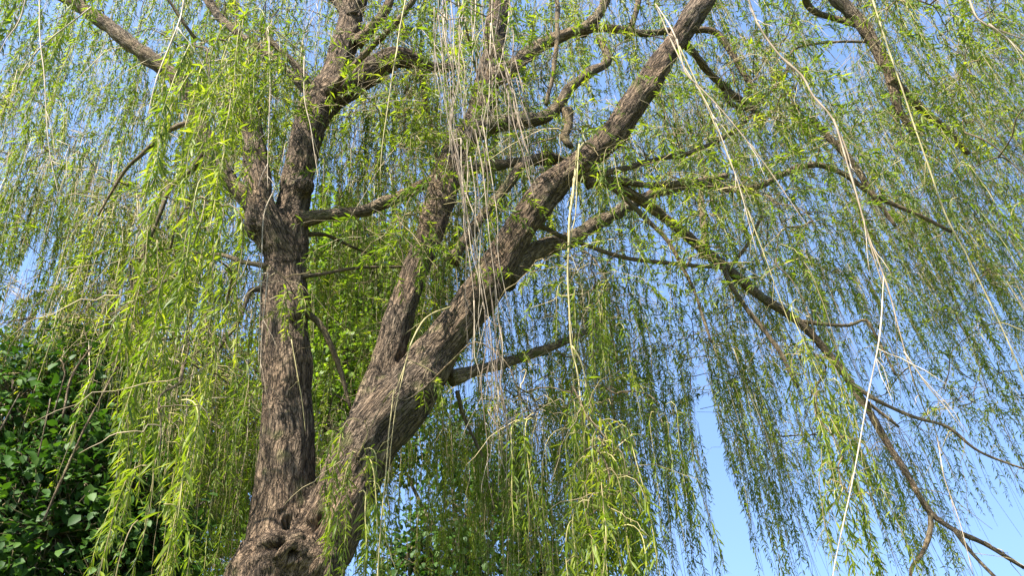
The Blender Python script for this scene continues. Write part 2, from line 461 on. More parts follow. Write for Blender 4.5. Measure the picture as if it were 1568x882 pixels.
# side limbs and thick branches that can be told apart in the crown: (px, py, width, Y)
T5 = TR
LIMBS = [
    # up-left limb from the snag
    [(400, 325, 36, T5), (345, 268, 33, T5 - .1), (314, 208, 32, T5 - .15), (296, 158, 33, T5 - .2), (268, 116, 33, T5 - .25), (214, 78, 30, T5 - .3), (150, 28, 28, T5 - .35), (80, -18, 26, T5 - .4), (-40, -80, 22, T5 - .4)],
    # cross limb between the stems
    [(455, 338, 30, T5 + .02), (490, 332, 25, T5 + .04), (520, 327, 22, T5 + .05), (560, 321, 23, T5 + .08), (598, 305, 24, T5 + .12), (640, 288, 22, T5 + .2), (672, 268, 20, T5 + .25)],
    # middle stem: right-hand limb, crooked
    [(705, 224, 40, T5 + .3), (745, 194, 35, T5 + .25), (785, 186, 34, T5 + .2), (825, 182, 28, T5 + .2), (850, 166, 22, T5 + .22), (873, 135, 20, T5 + .25), (903, 112, 20, T5 + .3), (930, 92, 16, T5 + .4), (915, 55, 13, T5 + .5)],
    [(750, 122, 36, T5 + .45), (785, 102, 32, T5 + .45), (803, 84, 29, T5 + .45), (848, 60, 25, T5 + .5), (890, 47, 22, T5 + .55), (926, 42, 16, T5 + .6), (985, 50, 14, T5 + .7), (1040, 46, 13, T5 + .8), (1093, 48, 13, T5 + .85), (1118, 80, 12, T5 + .9), (1150, 130, 11, T5 + .95), (1172, 158, 8, T5 + 1)],
    [(890, 48, 20, T5 + .55), (914, 24, 20, T5 + .55), (932, -15, 18, T5 + .6), (950, -70, 15, T5 + .7)],
    # right limb: lower fork
    [(770, 425, 46, T5 - .1), (805, 396, 42, T5 + .05), (838, 378, 36, T5 + .15), (872, 367, 32, T5 + .25), (906, 345, 28, T5 + .4), (950, 324, 24, T5 + .6), (1000, 297, 20, T5 + .8), (1045, 284, 18, T5 + 1), (1110, 270, 13, T5 + 1.3)],
    # low mossy stub branch
    [(690, 580, 24, T5), (735, 565, 22, T5 + .1), (772, 556, 21, T5 + .2), (812, 545, 20, T5 + .3), (852, 529, 16, T5 + .35), (896, 508, 10, T5 + .4), (930, 486, 5, T5 + .45)],
    # the long limb that sweeps out to the lower right
    [(880, 262, 30, T5 - .25), (925, 278, 24, T5 - .1), (970, 300, 21, T5 + .1), (1003, 322, 20, T5 + .25), (1042, 352, 20, T5 + .4), (1082, 386, 20, T5 + .55), (1120, 416, 18, T5 + .65), (1166, 456, 18, T5 + .75), (1218, 490, 16, T5 + .85),
     (1252, 522, 15, T5 + .9), (1286, 562, 15, T5 + .95), (1311, 600, 15, T5 + 1), (1336, 641, 14, T5 + 1.0), (1366, 692, 13, T5 + 1.0), (1396, 737, 12, T5 + 1), (1425, 785, 11, T5 + 1), (1462, 811, 10, T5 + 1), (1505, 832, 9, T5 + 1.05), (1570, 872, 7, T5 + 1.1)],
    [(900, 280, 16, T5 - .2), (935, 276, 13, T5 - .1), (1000, 282, 13, T5), (1060, 280, 14, T5 + .1), (1115, 291, 14, T5 + .2), (1160, 286, 12, T5 + .25), (1200, 266, 12, T5 + .3), (1242, 252, 12, T5 + .35), (1287, 264, 10, T5 + .4), (1340, 300, 9, T5 + .45), (1400, 326, 8, T5 + .5), (1458, 356, 6, T5 + .55)],
    [(918, 268, 12, T5 - .2), (972, 252, 11, T5 - .1), (1018, 242, 10, T5), (1057, 235, 10, T5), (1108, 211, 8, T5 + .1), (1143, 184, 7, T5 + .1), (1176, 137, 5, T5 + .15)],
    # high limb arching over to the right
    [(1110, -60, 36, T5 - .5), (1190, -75, 32, T5 - .45), (1240, -50, 29, T5 - .4), (1276, -10, 27, T5 - .35), (1306, 20, 26, T5 - .3), (1335, 60, 24, T5 - .25), (1355, 100, 23, T5 - .2), (1369, 140, 19, T5 - .15), (1377, 168, 14, T5 - .1), (1402, 207, 11, T5)],
    [(1366, 120, 16, T5 - .2), (1392, 150, 15, T5 - .1), (1424, 178, 14, T5), (1458, 204, 13, T5 + .1), (1484, 235, 9, T5 + .2)],
    [(1040, 58, 15, T5 - .38), (1062, 82, 14, T5 - .3), (1084, 112, 14, T5 - .1), (1112, 136, 15, T5 + .1), (1142, 156, 13, T5 + .3), (1172, 180, 9, T5 + .5)],
    # the pale leaning branch in front of the left stem's fork
    [(500, 142, 14, T5 + .0), (545, 98, 12, T5 - .2), (585, 58, 12, T5 - .35), (618, 20, 11, T5 - .5), (650, -30, 10, T5 - .6)],
    [(545, 66, 22, T5 + .15), (565, 48, 20, T5 + .1), (590, 15, 18, T5 + .1), (605, -30, 15, T5 + .1)],
    [(480, 140, 24, T5 + .1), (452, 100, 15, T5 + .02), (425, 74, 11, T5 - .05), (400, 40, 8, T5 - .1)],
    [(538, 30, 24, T5 + .2), (515, 2, 18, T5 + .2), (490, -25, 15, T5 + .2)],
    [(300, -40, 18, T5 + .5), (325, 12, 17, T5 + .4), (352, 40, 14, T5 + .3), (420, 90, 13, T5 + .2), (478, 150, 14, T5 + .15)],
    [(672, 300, 30, T5 + .2), (720, 262, 24, T5 + .3), (770, 250, 20, T5 + .4), (805, 245, 18, T5 + .5), (850, 248, 14, T5 + .6)],
    [(690, 400, 20, T5 + .1), (740, 330, 20, T5 + .2), (775, 285, 20, T5 + .3), (800, 252, 18, T5 + .4), (838, 238, 14, T5 + .5), (870, 250, 10, T5 + .6)],
]
# thinner dark branches
BRANCHES = [
    [(810, 335, 10, T5 - .1), (832, 348, 8, T5), (890, 372, 7, T5 + .1), (958, 395, 7, T5 + .2), (1040, 404, 6, T5 + .3), (1112, 412, 5, T5 + .4)],
    [(1108, 408, 9, T5 + .6), (1118, 436, 7, T5 + .6), (1142, 472, 7, T5 + .6), (1162, 492, 8, T5 + .6), (1177, 512, 7, T5 + .6), (1200, 547, 7, T5 + .6), (1222, 595, 5, T5 + .6)],
    [(1225, 492, 7, T5 + .85), (1262, 496, 6, T5 + .8), (1300, 497, 5, T5 + .8), (1326, 490, 5, T5 + .8), (1346, 522, 4, T5 + .8), (1372, 575, 3, T5 + .8)],
    [(1295, 582, 7, T5 + 1), (1342, 612, 6, T5 + .9), (1400, 640, 5, T5 + .9), (1452, 656, 5, T5 + .9), (1500, 692, 4, T5 + .9), (1575, 720, 3, T5 + .9)],
    [(1425, 785, 9, T5 + 1), (1423, 818, 8, T5 + .98), (1411, 850, 7, T5 + .95), (1396, 872, 5, T5 + .95), (1402, 905, 2, T5 + .95)],
    [(304, 184, 9, T5 - .15), (266, 197, 8, T5 - .1), (220, 234, 7, T5), (187, 264, 5, T5 + .1), (150, 330, 3, T5 + .2)],
    [(400, 442, 10, T5 - .1), (384, 445, 8, T5 - .15), (367, 490, 7, T5 - .2), (338, 530, 6, T5 - .2), (300, 600, 4, T5 - .2)],
    [(410, 408, 10, T5 - .1), (380, 402, 8, T5 - .1), (330, 388, 7, T5), (270, 420, 6, T5 + .1), (232, 448, 6, T5 + .2), (170, 481, 4, T5 + .3)],
    [(465, 478, 14, T5 - .05), (484, 492, 10, T5), (510, 535, 9, T5 + .05), (525, 575, 8, T5 + .1), (538, 625, 5, T5 + .1)],
    [(460, 424, 8, T5), (490, 419, 6, T5 + .1), (545, 411, 5, T5 + .3), (615, 410, 4, T5 + .5)],
    [(465, 360, 8, T5 + .1), (500, 360, 6, T5 + .4), (530, 372, 5, T5 + .6), (570, 390, 3, T5 + .8)],
    [(320, 225, 12, T5 - .1), (290, 262, 9, T5), (258, 290, 8, T5 + .1), (244, 330, 6, T5 + .1), (215, 400, 4, T5 + .2)],
    [(930, 280, 10, T5 - .1), (985, 330, 8, T5), (1025, 370, 7, T5), (1060, 440, 5, T5), (1088, 525, 4, T5)],
    [(1080, 392, 12, T5 + .5), (1076, 350, 11, T5 + .6), (1072, 312, 10, T5 + .7), (1078, 280, 8, T5 + .8)],
    [(1105, 128, 8, T5 + .1), (1120, 155, 7, T5 + .1), (1150, 162, 6, T5 + .2), (1200, 120, 5, T5 + .3), (1225, 70, 4, T5 + .4), (1340, 64, 4, T5 + .5)],
    [(1235, -30, 12, T5 - .2), (1232, 0, 11, T5), (1247, 19, 10, T5 + .1), (1285, 30, 9, T5 + .1), (1318, 42, 8, T5 + .05)],
    [(1242, 180, 9, T5 + .4), (1270, 212, 11, T5 + .4), (1292, 232, 11, T5 + .4), (1318, 265, 11, T5 + .4), (1345, 310, 8, T5 + .4), (1370, 345, 5, T5 + .4)],
    [(1115, 412, 7, T5 + .7), (1128, 396, 6, T5 + .6), (1145, 372, 5, T5 + .5), (1165, 330, 4, T5 + .5)],
    [(1462, 812, 8, T5 + 1), (1490, 848, 6, T5 + .95), (1540, 900, 5, T5 + .9)],
    [(855, -30, 8, T5 - .2), (852, 40, 7, T5 - .3), (848, 110, 7, T5 - .3), (838, 160, 6, T5 - .3)],
    [(868, 168, 18, T5 + .2), (872, 195, 14, T5 + .2), (866, 212, 13, T5 + .2), (876, 228, 10, T5 + .2)],
    [(700, 600, 8, T5 + .1), (712, 640, 6, T5 + .3), (740, 700, 4, T5 + .4)],
    [(1310, 600, 6, T5 + 1), (1345, 630, 5, T5 + 1), (1376, 655, 4, T5 + 1)],
    [(645, 85, 14, T5 + .2), (650, 140, 10, T5 + .4), (662, 200, 8, T5 + .6), (672, 260, 6, T5 + .7)],
    [(960, 60, 10, T5 + .7), (972, 20, 9, T5 + .7), (990, -30, 8, T5 + .7)],
]
limb_objs, branch_objs = [], []

def tube_obj(name, p, r, sides, mat, parent, wob=0.02, wo=WO, tone=None):
    v, f, bc, tint = tubes(p[None], r[None], sides, wob)
    if tone is not None:
        tint[:] = tone
    return mesh_np(name, v - wo, f, mat, parent, {'bark': bc, 'rnd': tint})

def knobbly(p, r, amp):
    s = np.cumsum(np.r_[0, np.linalg.norm(np.diff(p, axis=0), axis=1)])
    ph = rng.uniform(0, 6, 6)
    w = np.stack([np.sin(s * 4.1 + ph[0]) + .35 * np.sin(s * 13 + ph[1]), np.sin(s * 3.7 + ph[2]) + .35 * np.sin(s * 11 + ph[3]), np.sin(s * 4.6 + ph[4])], 1)
    fade = np.minimum(1, s / 0.3)[:, None]
    return p + w * amp * fade * np.minimum(r, 0.03)[:, None] / 0.03, r * (1 + 0.06 * np.sin(s * 17 + ph[5]))

for L in LIMBS:
    p, r = spath(L)
    p, r = spline(p, r * 0.78, 0.05)
    p, r = knobbly(p, r, 0.009)
    s_ = np.cumsum(np.r_[0, np.linalg.norm(np.diff(p, axis=0), axis=1)])
    r = r * (1 + 0.45 * np.exp(-s_ / 0.10) + 0.05 * np.sin(s_ * 31 + len(p)))      # collar at the union, swellings
    skel_pts.append(p)
    limb_objs.append(tube_obj('limb', p, r, 14, M_LIMB, willow, 0.05))
for L in BRANCHES:
    p, r = spath(L)
    p, r = spline(p, r, 0.05)
    p, r = knobbly(p, r, 0.014)
    skel_pts.append(p)
    branch_objs.append(tube_obj('branch', p, r, 8, M_BRANCH, willow, 0.03))

# ------------------------------------------------------------------ foliage: strands and leaves
def strand_paths(tops, out, length, drift, K, arch=0.16):
    N = len(tops)
    s = np.linspace(0, 1, K)[None, :] * length[:, None]
    d = np.zeros((N, K, 3))
    e = np.exp(-s / arch)
    d[..., 0] = out[:, 0:1] * 1.6 * e
    d[..., 1] = out[:, 1:2] * 1.6 * e
    d[..., 2] = -1 + 1.15 * e
    ph = rng.uniform(0, 6.28, (N, 4)); fr = rng.uniform(2.0, 6.5, (N, 4)); am = rng.uniform(0.02, 0.15, (N, 4))
    d[..., 0] += am[:, 0:1] * np.sin(s * fr[:, 0:1] + ph[:, 0:1]) + .7 * am[:, 2:3] * np.sin(s * 3 * fr[:, 2:3] + ph[:, 2:3])
    d[..., 1] += am[:, 1:2] * np.sin(s * fr[:, 1:2] + ph[:, 1:2]) + .7 * am[:, 3:4] * np.sin(s * 3 * fr[:, 3:4] + ph[:, 3:4])
    d += drift[:, None, :] * (0.5 + 0.5 * s / length[:, None])[..., None]
    d /= np.linalg.norm(d, axis=2, keepdims=True)
    stp = (length / (K - 1))[:, None, None]
    p = np.concatenate([np.zeros((N, 1, 3)), np.cumsum(d[:, :-1] * stp, axis=1)], axis=1) + tops[:, None, :]
    return p

def leaf_frames(paths, length, node, per, start, size, sjit=0.38):
    """leaf base points, directions, normals, lengths along each strand"""
    N, K, _ = paths.shape
    n = np.maximum(2, (length * (1 - start) / node).astype(int)) * per
    sid = np.repeat(np.arange(N), n)
    j = np.arange(len(sid)) - np.repeat(np.cumsum(n) - n, n)
    nd = j // per
    nn = (n // per)[sid]
    st = start if np.isscalar(start) else start[sid]
    t = st + (1 - st) * (nd + 0.5 * rng.uniform(size=len(sid)) + 0.12 * rng.normal(size=len(sid))) / nn
    t = np.clip(t, 0, 1) * (K - 1.001)
    k = t.astype(int); f = (t - k)[:, None]
    p0 = paths[sid, k]; p1 = paths[sid, k + 1]
    pos = p0 + (p1 - p0) * f
    tan = p1 - p0; tan /= np.linalg.norm(tan, axis=1, keepdims=True) + 1e-9
    ph = nd * 2.4 + sid * 1.7 + (j % per) * (6.283 / per) + rng.normal(size=len(sid)) * 0.5
    ref = np.array([0.2, 1.0, 0.1])
    a = np.cross(tan, ref); a /= np.linalg.norm(a, axis=1, keepdims=True) + 1e-9
    b = np.cross(tan, a)
    rad = a * np.cos(ph)[:, None] + b * np.sin(ph)[:, None]
    ang = rng.uniform(0.4, 1.4, len(sid))
    d = tan * np.cos(ang)[:, None] + rad * np.sin(ang)[:, None]
    d[:, 2] -= 0.15
    d += rng.normal(size=d.shape) * 0.22
    d /= np.linalg.norm(d, axis=1, keepdims=True)
    nrm = np.cross(np.cross(d, rad + np.array([0, 0, 0.8]) + rng.normal(size=d.shape) * 0.45), d)
    nrm /= np.linalg.norm(nrm, axis=1, keepdims=True) + 1e-9
    # leaves come in tufts with barer stretches between
    al = t / (K - 1) * length[sid]
    c1_, c2_ = rng.uniform(0, 6.28, N)[sid], rng.uniform(9, 17, N)[sid]
    tuft = np.sin(al * c2_ + c1_) + 0.6 * np.sin(al * c2_ * 0.37 + 2 * c1_) + rng.normal(size=len(sid)) * 0.5
    taper = 1 - 0.45 * np.clip((t / (K - 1) - 0.75) / 0.25, 0, 1)
    ln = (size if np.isscalar(size) else size[sid]) * np.clip(1 + sjit * rng.normal(size=len(sid)), 0.4, 1.6) * taper
    k_ = tuft > -0.55
    return sid[k_], pos[k_], d[k_], nrm[k_], ln[k_]

def leaves_simple(pos, d, nrm, ln, w=0.15):
    """4 vertices each: base, two shoulders, tip; folded along the midrib"""
    sd = np.cross(d, nrm)
    wd = (ln * w * rng.uniform(0.8, 1.25, len(ln)))[:, None] * 0.62
    l = ln[:, None]
    mid = pos + d * l * 0.42
    up = nrm * wd * 0.35
    tip = pos + d * l - np.array([0, 0, 0.12]) * l - nrm * l * 0.08
    v = np.stack([pos, mid + sd * wd + up, tip, mid - sd * wd + up], axis=1)
    i = np.arange(len(pos))[:, None] * 4
    f = np.concatenate([i + np.array([[0, 1, 2]]), i + np.array([[0, 2, 3]])])
    return v.reshape(-1, 3), f

def leaves_fine(pos, d, nrm, ln, w=0.135):
    """8 vertices: curved lance-shaped blade with a folded midrib"""
    sd = np.cross(d, nrm)
    n = len(pos)
    l = ln[:, None]
    wd = (ln * w * rng.uniform(0.8, 1.25, n))[:, None] * 0.55
    cur = rng.uniform(0.02, 0.22, n)[:, None]
    tw = rng.normal(size=(n, 1)) * 0.25

    def at(t):
        return pos + d * l * t - nrm * l * cur * t * t - np.array([0, 0, 0.10]) * l * t * t
    m1, m2 = at(0.35), at(0.7)
    s1 = sd; s2 = sd + nrm * tw
    v = np.stack([pos, m1 + s1 * wd + nrm * wd * .4, m1, m1 - s1 * wd + nrm * wd * .4,
                  m2 + s2 * wd * .72 + nrm * wd * .25, m2, m2 - s2 * wd * .72 + nrm * wd * .25, at(1.0)], axis=1)
    i = np.arange(n)[:, None] * 8
    tri = np.concatenate([i + np.array([q]) for q in ((0, 1, 2), (0, 2, 3), (4, 7, 5), (5, 7, 6))])
    quad = np.concatenate([i + np.array([q]) for q in ((1, 4, 5, 2), (2, 5, 6, 3))])
    return v.reshape(-1, 3), [tri, quad]

# how much foliage the crown carries in each direction of view (rows top to bottom, 98 px cells), 0..9
GRID = np.array([[int(c) for c in row] for row in (
    '6778788866787788',
    '7878778866787788',
    '7778788877887788',
    '7788757677767677',
    '7889647577566577',
    '6898647577566566',
    '8898547787565434',
    '8888557888566333',
    '8888355888567322')]) / 9.0

def density(u, w):
    gx = np.clip(u / 98.0 - 0.5, 0, 14.999); gy = np.clip(w / 98.0 - 0.5, 0, 7.999)
    x = gx.astype(int); y = gy.astype(int); fx = gx - x; fy = gy - y
    g = GRID[y, x] * (1 - fx) * (1 - fy) + GRID[y, x + 1] * fx * (1 - fy) + GRID[y + 1, x] * (1 - fx) * fy + GRID[y + 1, x + 1] * fx * fy
    # the open lane of sky right of the middle, and two holes
    c = 1070 + (w - 560) * 0.19
    hw = np.clip(4 + (w - 560) * 0.045, 0, 15)
    g = np.where((w > 540) & (np.abs(u - c) < hw), 0.0, g)
    g = np.where(((u - 1298) / 26) ** 2 + ((w - 140) / 50) ** 2 < 1, 0.03, g)
    g = np.where(((u - 1030) / 36) ** 2 + ((w - 455) / 70) ** 2 < 1, g * 0.3, g)
    g = np.where(((u - 665) / 70) ** 2 + ((w - 770) / 60) ** 2 < 1, g * 0.35, g)
    return g

tree_kd_pts = [np.vstack(skel_pts)]

clusters = []     # (top point, n strands, spread, length lo, length hi, layer, leaf size, node spacing)

STEM_PX = np.array([(436, y) for y in range(380, 900, 30)] + [(436 + (345 - y) * 0.26, y) for y in range(150, 380, 30)] +
                   [(608 + t * 454, 620 - t * 598) for t in np.linspace(0, 1, 30)] + [(510 + t * 98, 800 - t * 180) for t in np.linspace(0, 1, 8)])
def near_stem(u, w):
    return (np.hypot(u[:, None] - STEM_PX[None, :, 0], w[:, None] - STEM_PX[None, :, 1]) < 42).any()

def add_layer(count, ylo, yhi, layer, zone=None, nst=(6, 12), pw=1.3, pyr=(-330, 700), pxr=(-160, 1730), Lr=(1.4, 4.2), node=0.05, avoid=0.0):
    done = 0; guard = 0
    while done < count and guard < count * 60:
        guard += 1
        px = rng.uniform(*pxr); py = rng.uniform(*pyr)
        Y = rng.uniform(ylo, yhi)
        if layer in ('mid', 'spray') and ylo > 5.6 and px > 960 and py > 100:
            Y = max(Y, rng.uniform(6.9, 8.4))      # outside the long sweeping limb, not in front of it
        t = P(px, py, Y)
        if t[2] > 12.5 or t[2] < 2.8:
            continue
        L = rng.uniform(*Lr)
        L = min(L, t[2] - 1.3)
        if L < 0.6:
            continue
        q = t[None] + np.array([[0.06 * L * k, 0, -L * k] for k in np.linspace(0.15, 1, 6)])
        u, w = proj(q)
        g = density(u, w)
        if avoid and rng.uniform() < avoid and near_stem(u, w):
            continue
        if zone is not None:
            g = g * zone(u, w)
        if rng.uniform() > (0.35 * g.mean() + 0.65 * g.min()) ** pw:
            continue
        clusters.append((t, int(rng.integers(*nst)), rng.uniform(0.05, 0.17), 0.5 * L, L, layer, node))
        done += 1

def near_zone(u, w):
    z = np.where(u < 330, 1.0, 0.0)
    z = np.where((u < 190) & (w > 330), 0.04, z)
    z = np.where(u > 1120, np.where(w > 520, 0.08, 0.35), z)
    return z

add_layer(285, 8.2, 11.5, 'far', nst=(16, 27), node=0.055)
add_layer(260, 6.1, 8.2, 'mid', nst=(12, 21), node=0.055)
add_layer(330, 5.7, 8.5, 'spray', nst=(5, 9), Lr=(0.35, 0.95), pyr=(-120, 620), pw=0.9)
add_layer(110, 4.6, 5.6, 'spray', nst=(3, 6), Lr=(0.3, 0.7), pyr=(-120, 220), pxr=(380, 1600), pw=0.5, avoid=0.9)
add_layer(60, 4.5, 5.3, 'spray', nst=(3, 6), Lr=(0.3, 0.9), pyr=(60, 420), pxr=(530, 1300), pw=0.5, avoid=0.93)
add_layer(18, 4.4, 5.2, 'near', nst=(2, 5), Lr=(0.8, 2.0), pyr=(-150, 300), pxr=(860, 1600), pw=0.8, avoid=0.95)
add_layer(70, 6.0, 9.0, 'mid', nst=(8, 13), Lr=(0.8, 2.2), pyr=(-250, 260), pxr=(330, 860), pw=0.4)
add_layer(45, 4.9, 5.6, 'spray', nst=(3, 6), Lr=(0.3, 0.8), pyr=(-60, 320), pxr=(330, 780), pw=0.5, avoid=0.75)
# the part of the crown over and behind the viewer, out of the picture but shading it
for k in range(66):
    t = np.array([rng.uniform(-7, 3.5), rng.uniform(-1.0, 4.2), rng.uniform(5.6, 9.5)])
    if proj(t[None])[1][0] > -120 and zdepth(t) > 0.5:
        continue
    top_room = t[2] - (CAM_H + max(0.3, t[1]) * 1.25)
    L_ = rng.uniform(0.8, 2.2)
    clusters.append((t, int(rng.integers(6, 11)), 0.25, 0.5 * L_, L_, 'over', 0.055))
add_layer(20, 3.8, 5.3, 'near', zone=near_zone, nst=(3, 6), node=0.05)

# bright strand bunches that can be told apart: (px, py, spread px, length m, Y, n)
BUNCH = [
    (300, 60, 28, 1.6, 3.4, 7), (325, 130, 25, 1.5, 3.3, 6), (345, 60, 25, 1.4, 3.6, 5), (375, 20, 22, 1.1, 3.8, 5), (290, 300, 30, 1.4, 3.1, 7), (245, 380, 28, 1.3, 3.2, 6), (320, 360, 22, 1.0, 3.0, 6),
    (215, 520, 30, 1.2, 3.3, 6), (280, 560, 25, 0.9, 3.1, 6), (245, 700, 25, 0.8, 3.0, 5), (340, 500, 20, 0.8, 4.2, 5),
    (545, 705, 16, 0.9, 4.6, 6), (560, 730, 14, 0.8, 4.7, 4),
    (900, 640, 26, 1.2, 3.8, 9), (935, 690, 26, 1.0, 3.8, 8), (885, 700, 18, 0.9, 3.9, 5), (965, 720, 22, 0.9, 4.0, 5), (955, 800, 22, 0.7, 4.0, 5),
    (915, 690, 30, 1.1, 3.7, 9), (925, 780, 28, 0.9, 3.7, 8), (890, 800, 22, 0.8, 3.8, 6), (1300, 760, 20, 0.8, 4.4, 6), (1245, 540, 14, 1.0, 4.6, 4), (550, 700, 14, 1.0, 4.5, 5),
    (365, 70, 18, 1.0, 4.7, 5), (395, 120, 14, 0.7, 4.9, 4), (340, 200, 16, 0.9, 4.6, 4),
    (830, 640, 24, 1.0, 4.6, 4), (1010, 620, 22, 1.2, 5.0, 4), (870, 600, 20, 1.0, 4.3, 4), (640, 325, 26, 0.5, 4.9, 5), (610, 180, 26, 0.6, 4.9, 4), (445, 455, 14, 0.4, 5.0, 3),
    (388, 100, 16, 0.8, 4.8, 6), (374, 140, 14, 0.8, 4.9, 5), (402, 60, 16, 0.8, 5.0, 4),
    (935, 440, 24, 0.9, 4.9, 7), (905, 260, 15, 0.4, 5.0, 4), (885, 460, 15, 0.7, 4.9, 4),
    (1235, 470, 18, 1.3, 4.6, 6), (1265, 560, 18, 1.1, 4.6, 6), (1290, 700, 20, 1.0, 4.5, 6), (1250, 620, 15, 0.9, 4.6, 4),
    (755, -10, 20, 0.35, 2.9, 6), (1170, 130, 40, 0.8, 5.2, 6), (1210, 180, 30, 0.8, 5.2, 5),
    (600, 230, 40, 0.6, 5.0, 6), (640, 310, 30, 0.6, 5.0, 5), (560, 170, 30, 0.6, 5.1, 4), (685, 370, 22, 0.5, 5.0, 4),
    (430, 470, 16, 0.45, 5.0, 4), (655, 590, 14, 0.35, 4.9, 3), (790, 590, 14, 0.5, 4.4, 2), (420, 60, 22, 0.9, 4.8, 4), (390, 385, 10, 0.3, 4.8, 3), (500, 120, 16, 0.4, 5.1, 3),
    (700, 130, 30, 0.6, 5.3, 4), (965, 60, 40, 0.7, 5.6, 5), (1080, 330, 40, 0.7, 5.4, 5),
]
for (px, py, sp, L, Y, n) in BUNCH:
    t = P(px, py, Y)
    clusters.append((t, n, sp / FPX * zdepth(t), 0.65 * L, L, 'hero', 0.038))

# ---- connect every bunch to the wood with a thin arching branch, nearest first
kd_pts = [p for a in tree_kd_pts for p in a[::2]]
def connect(clusters):
    pts = np.array(kd_pts)
    tops = np.array([c[0] for c in clusters])
    best = np.full(len(tops), 1e9); src = np.zeros((len(tops), 3))
    def relax(new):
        for i in range(0, len(new), 400):
            blk = new[i:i + 400]
            d = np.linalg.norm(tops[:, None] - blk[None], axis=2) + 0.55 * np.maximum(0, blk[None, :, 2] - tops[:, None, 2] - 0.4)
            k = d.argmin(1); m = d[np.arange(len(tops)), k]
            up = m < best
            best[up] = m[up]; src[up] = blk[k[up]]
    relax(pts)
    left = set(range(len(tops))); out = []
    while left:
        arr = np.array(sorted(left))
        i = arr[best[arr].argmin()]
        left.discard(int(i))
        a, b = src[i].copy(), tops[i]
        d = np.linalg.norm(b - a)
        mid = (a + b) / 2 + np.array([0, 0, 0.16 * d]) + rng.normal(size=3) * 0.09 * d
        q1 = a + (mid - a) * 0.5 + rng.normal(size=3) * 0.04 * d
        q2 = mid + (b - mid) * 0.55 + np.array([0, 0, 0.04 * d]) + rng.normal(size=3) * 0.03 * d
        p, _ = spline(np.array([a, q1, mid, q2, b]), np.ones(5), max(d / 14, 0.02))
        out.append((int(i), p))
        relax(p[2:])
    return out
conn = connect(clusters)
order = sorted(range(len(conn)), key=lambda k: -np.linalg.norm(conn[k][1][0] - conn[k][1][-1]) / zdepth(conn[k][1][-1]))
single = set(order[:230])
rest_p, rest_r = [], []
for k, (ci, p) in enumerate(conn):
    d = np.linalg.norm(p[0] - p[-1])
    r0 = min(0.015, 0.005 + 0.0035 * d)
    r = np.linspace(r0, 0.0028, len(p))
    if k in single:
        pp, rr = knobbly(p, r, 0.02)
        branch_objs.append(tube_obj('branch', pp, rr, 6, M_BRANCH, willow, 0.03))
    else:
        t = np.linspace(0, len(p) - 1, 9); i0 = np.minimum(t.astype(int), len(p) - 2); f = (t - i0)[:, None]
        rest_p.append(p[i0] * (1 - f) + p[i0 + 1] * f); rest_r.append(np.interp(t, np.arange(len(p)), r))
if rest_p:
    v, f, bc, tint = tubes(np.array(rest_p), np.array(rest_r), 4, 0.03)
    o = mesh_np('branchlets', v - WO, f, M_BRANCH, willow, {'bark': bc, 'rnd': tint}); setp(o, kind='stuff')

# ---- strands
def expand(sel):
    tops, outs, lens, drift, size, node = [], [], [], [], [], []
    for (t, n, sp, l0, l1, layer, nd) in sel:
        cdr = np.array([rng.normal(0.05 + 0.035 * max(0, t[0]), 0.05), rng.normal(0, 0.06), 0])
        for k in range(n):
            o = rng.normal(size=2) * sp
            tops.append(t + np.array([o[0] * .45, o[1] * .45, rng.normal() * 0.12]))
            outs.append((o / sp * 0.8 + rng.normal(size=2) * 0.25) * (0.5 if layer == 'hero' else 1))
            L = rng.uniform(l0, l1)
            lens.append(max(0.25, min(L, t[2] - 1.2)))
            drift.append(cdr + np.array([rng.normal() * .05, rng.normal() * .05, 0]))
    tone = np.repeat(rng.normal(0, 0.2, len(sel)), [c[1] for c in sel])
    return np.array(tops), np.array(outs), np.array(lens), np.array(drift), tone

def bulk(name, layer, node, per, size, w, twr, K=16, bare=0.0, arch=0.16, hue0=0.45):  # hue0: leaf green of the layer, darker where it stands in for crown shadow
    sel = [c for c in clusters if c[5] == layer]
    tops, outs, lens, drift, tone = expand(sel)
    paths = strand_paths(tops, outs * (1.7 if arch > 0.2 else 1), lens, drift, K, arch)
    # leave out strands that would hang across the open lanes
    u, wv = proj(paths[:, 3::3])
    keep = (density(u, wv) > 0.02).all(axis=1)
    paths, lens, tone = paths[keep], lens[keep], tone[keep]
    rr = np.linspace(1, 0.45, K)[None] * twr * rng.uniform(0.7, 1.4, len(paths))[:, None]
    v, f, bc, tint = tubes(paths[:, [0, 2, 5, 10, 15]], rr[:, [0, 2, 5, 10, 15]], 3)
    o = mesh_np('fine_twigs', v - WO, f, M_TWIG2, willow, {'bark': bc, 'rnd': tint}); setp(o, kind='stuff')
    # some strands carry no leaves; part of every strand is bare near its top
    lf_ = rng.uniform(size=len(paths)) >= bare
    paths, lens, tone = paths[lf_], lens[lf_], tone[lf_]
    start = rng.uniform(0.02, 0.35, len(paths))
    sid, pos, d, nrm, ln = leaf_frames(paths, lens, node, per, start.mean(), size)
    hue = np.repeat(np.clip((tone + rng.normal(hue0, 0.12, len(paths)))[sid] + rng.normal(size=len(sid)) * 0.17, 0, 1), 4)
    v, f = leaves_simple(pos, d, nrm, ln, w)
    o = mesh_np('foliage', v - WO, f, M_LEAF, willow, {'rnd': hue}, smooth=False); setp(o, kind='stuff')
    print('layer', layer, 'strands', len(paths), 'leaves', len(pos))

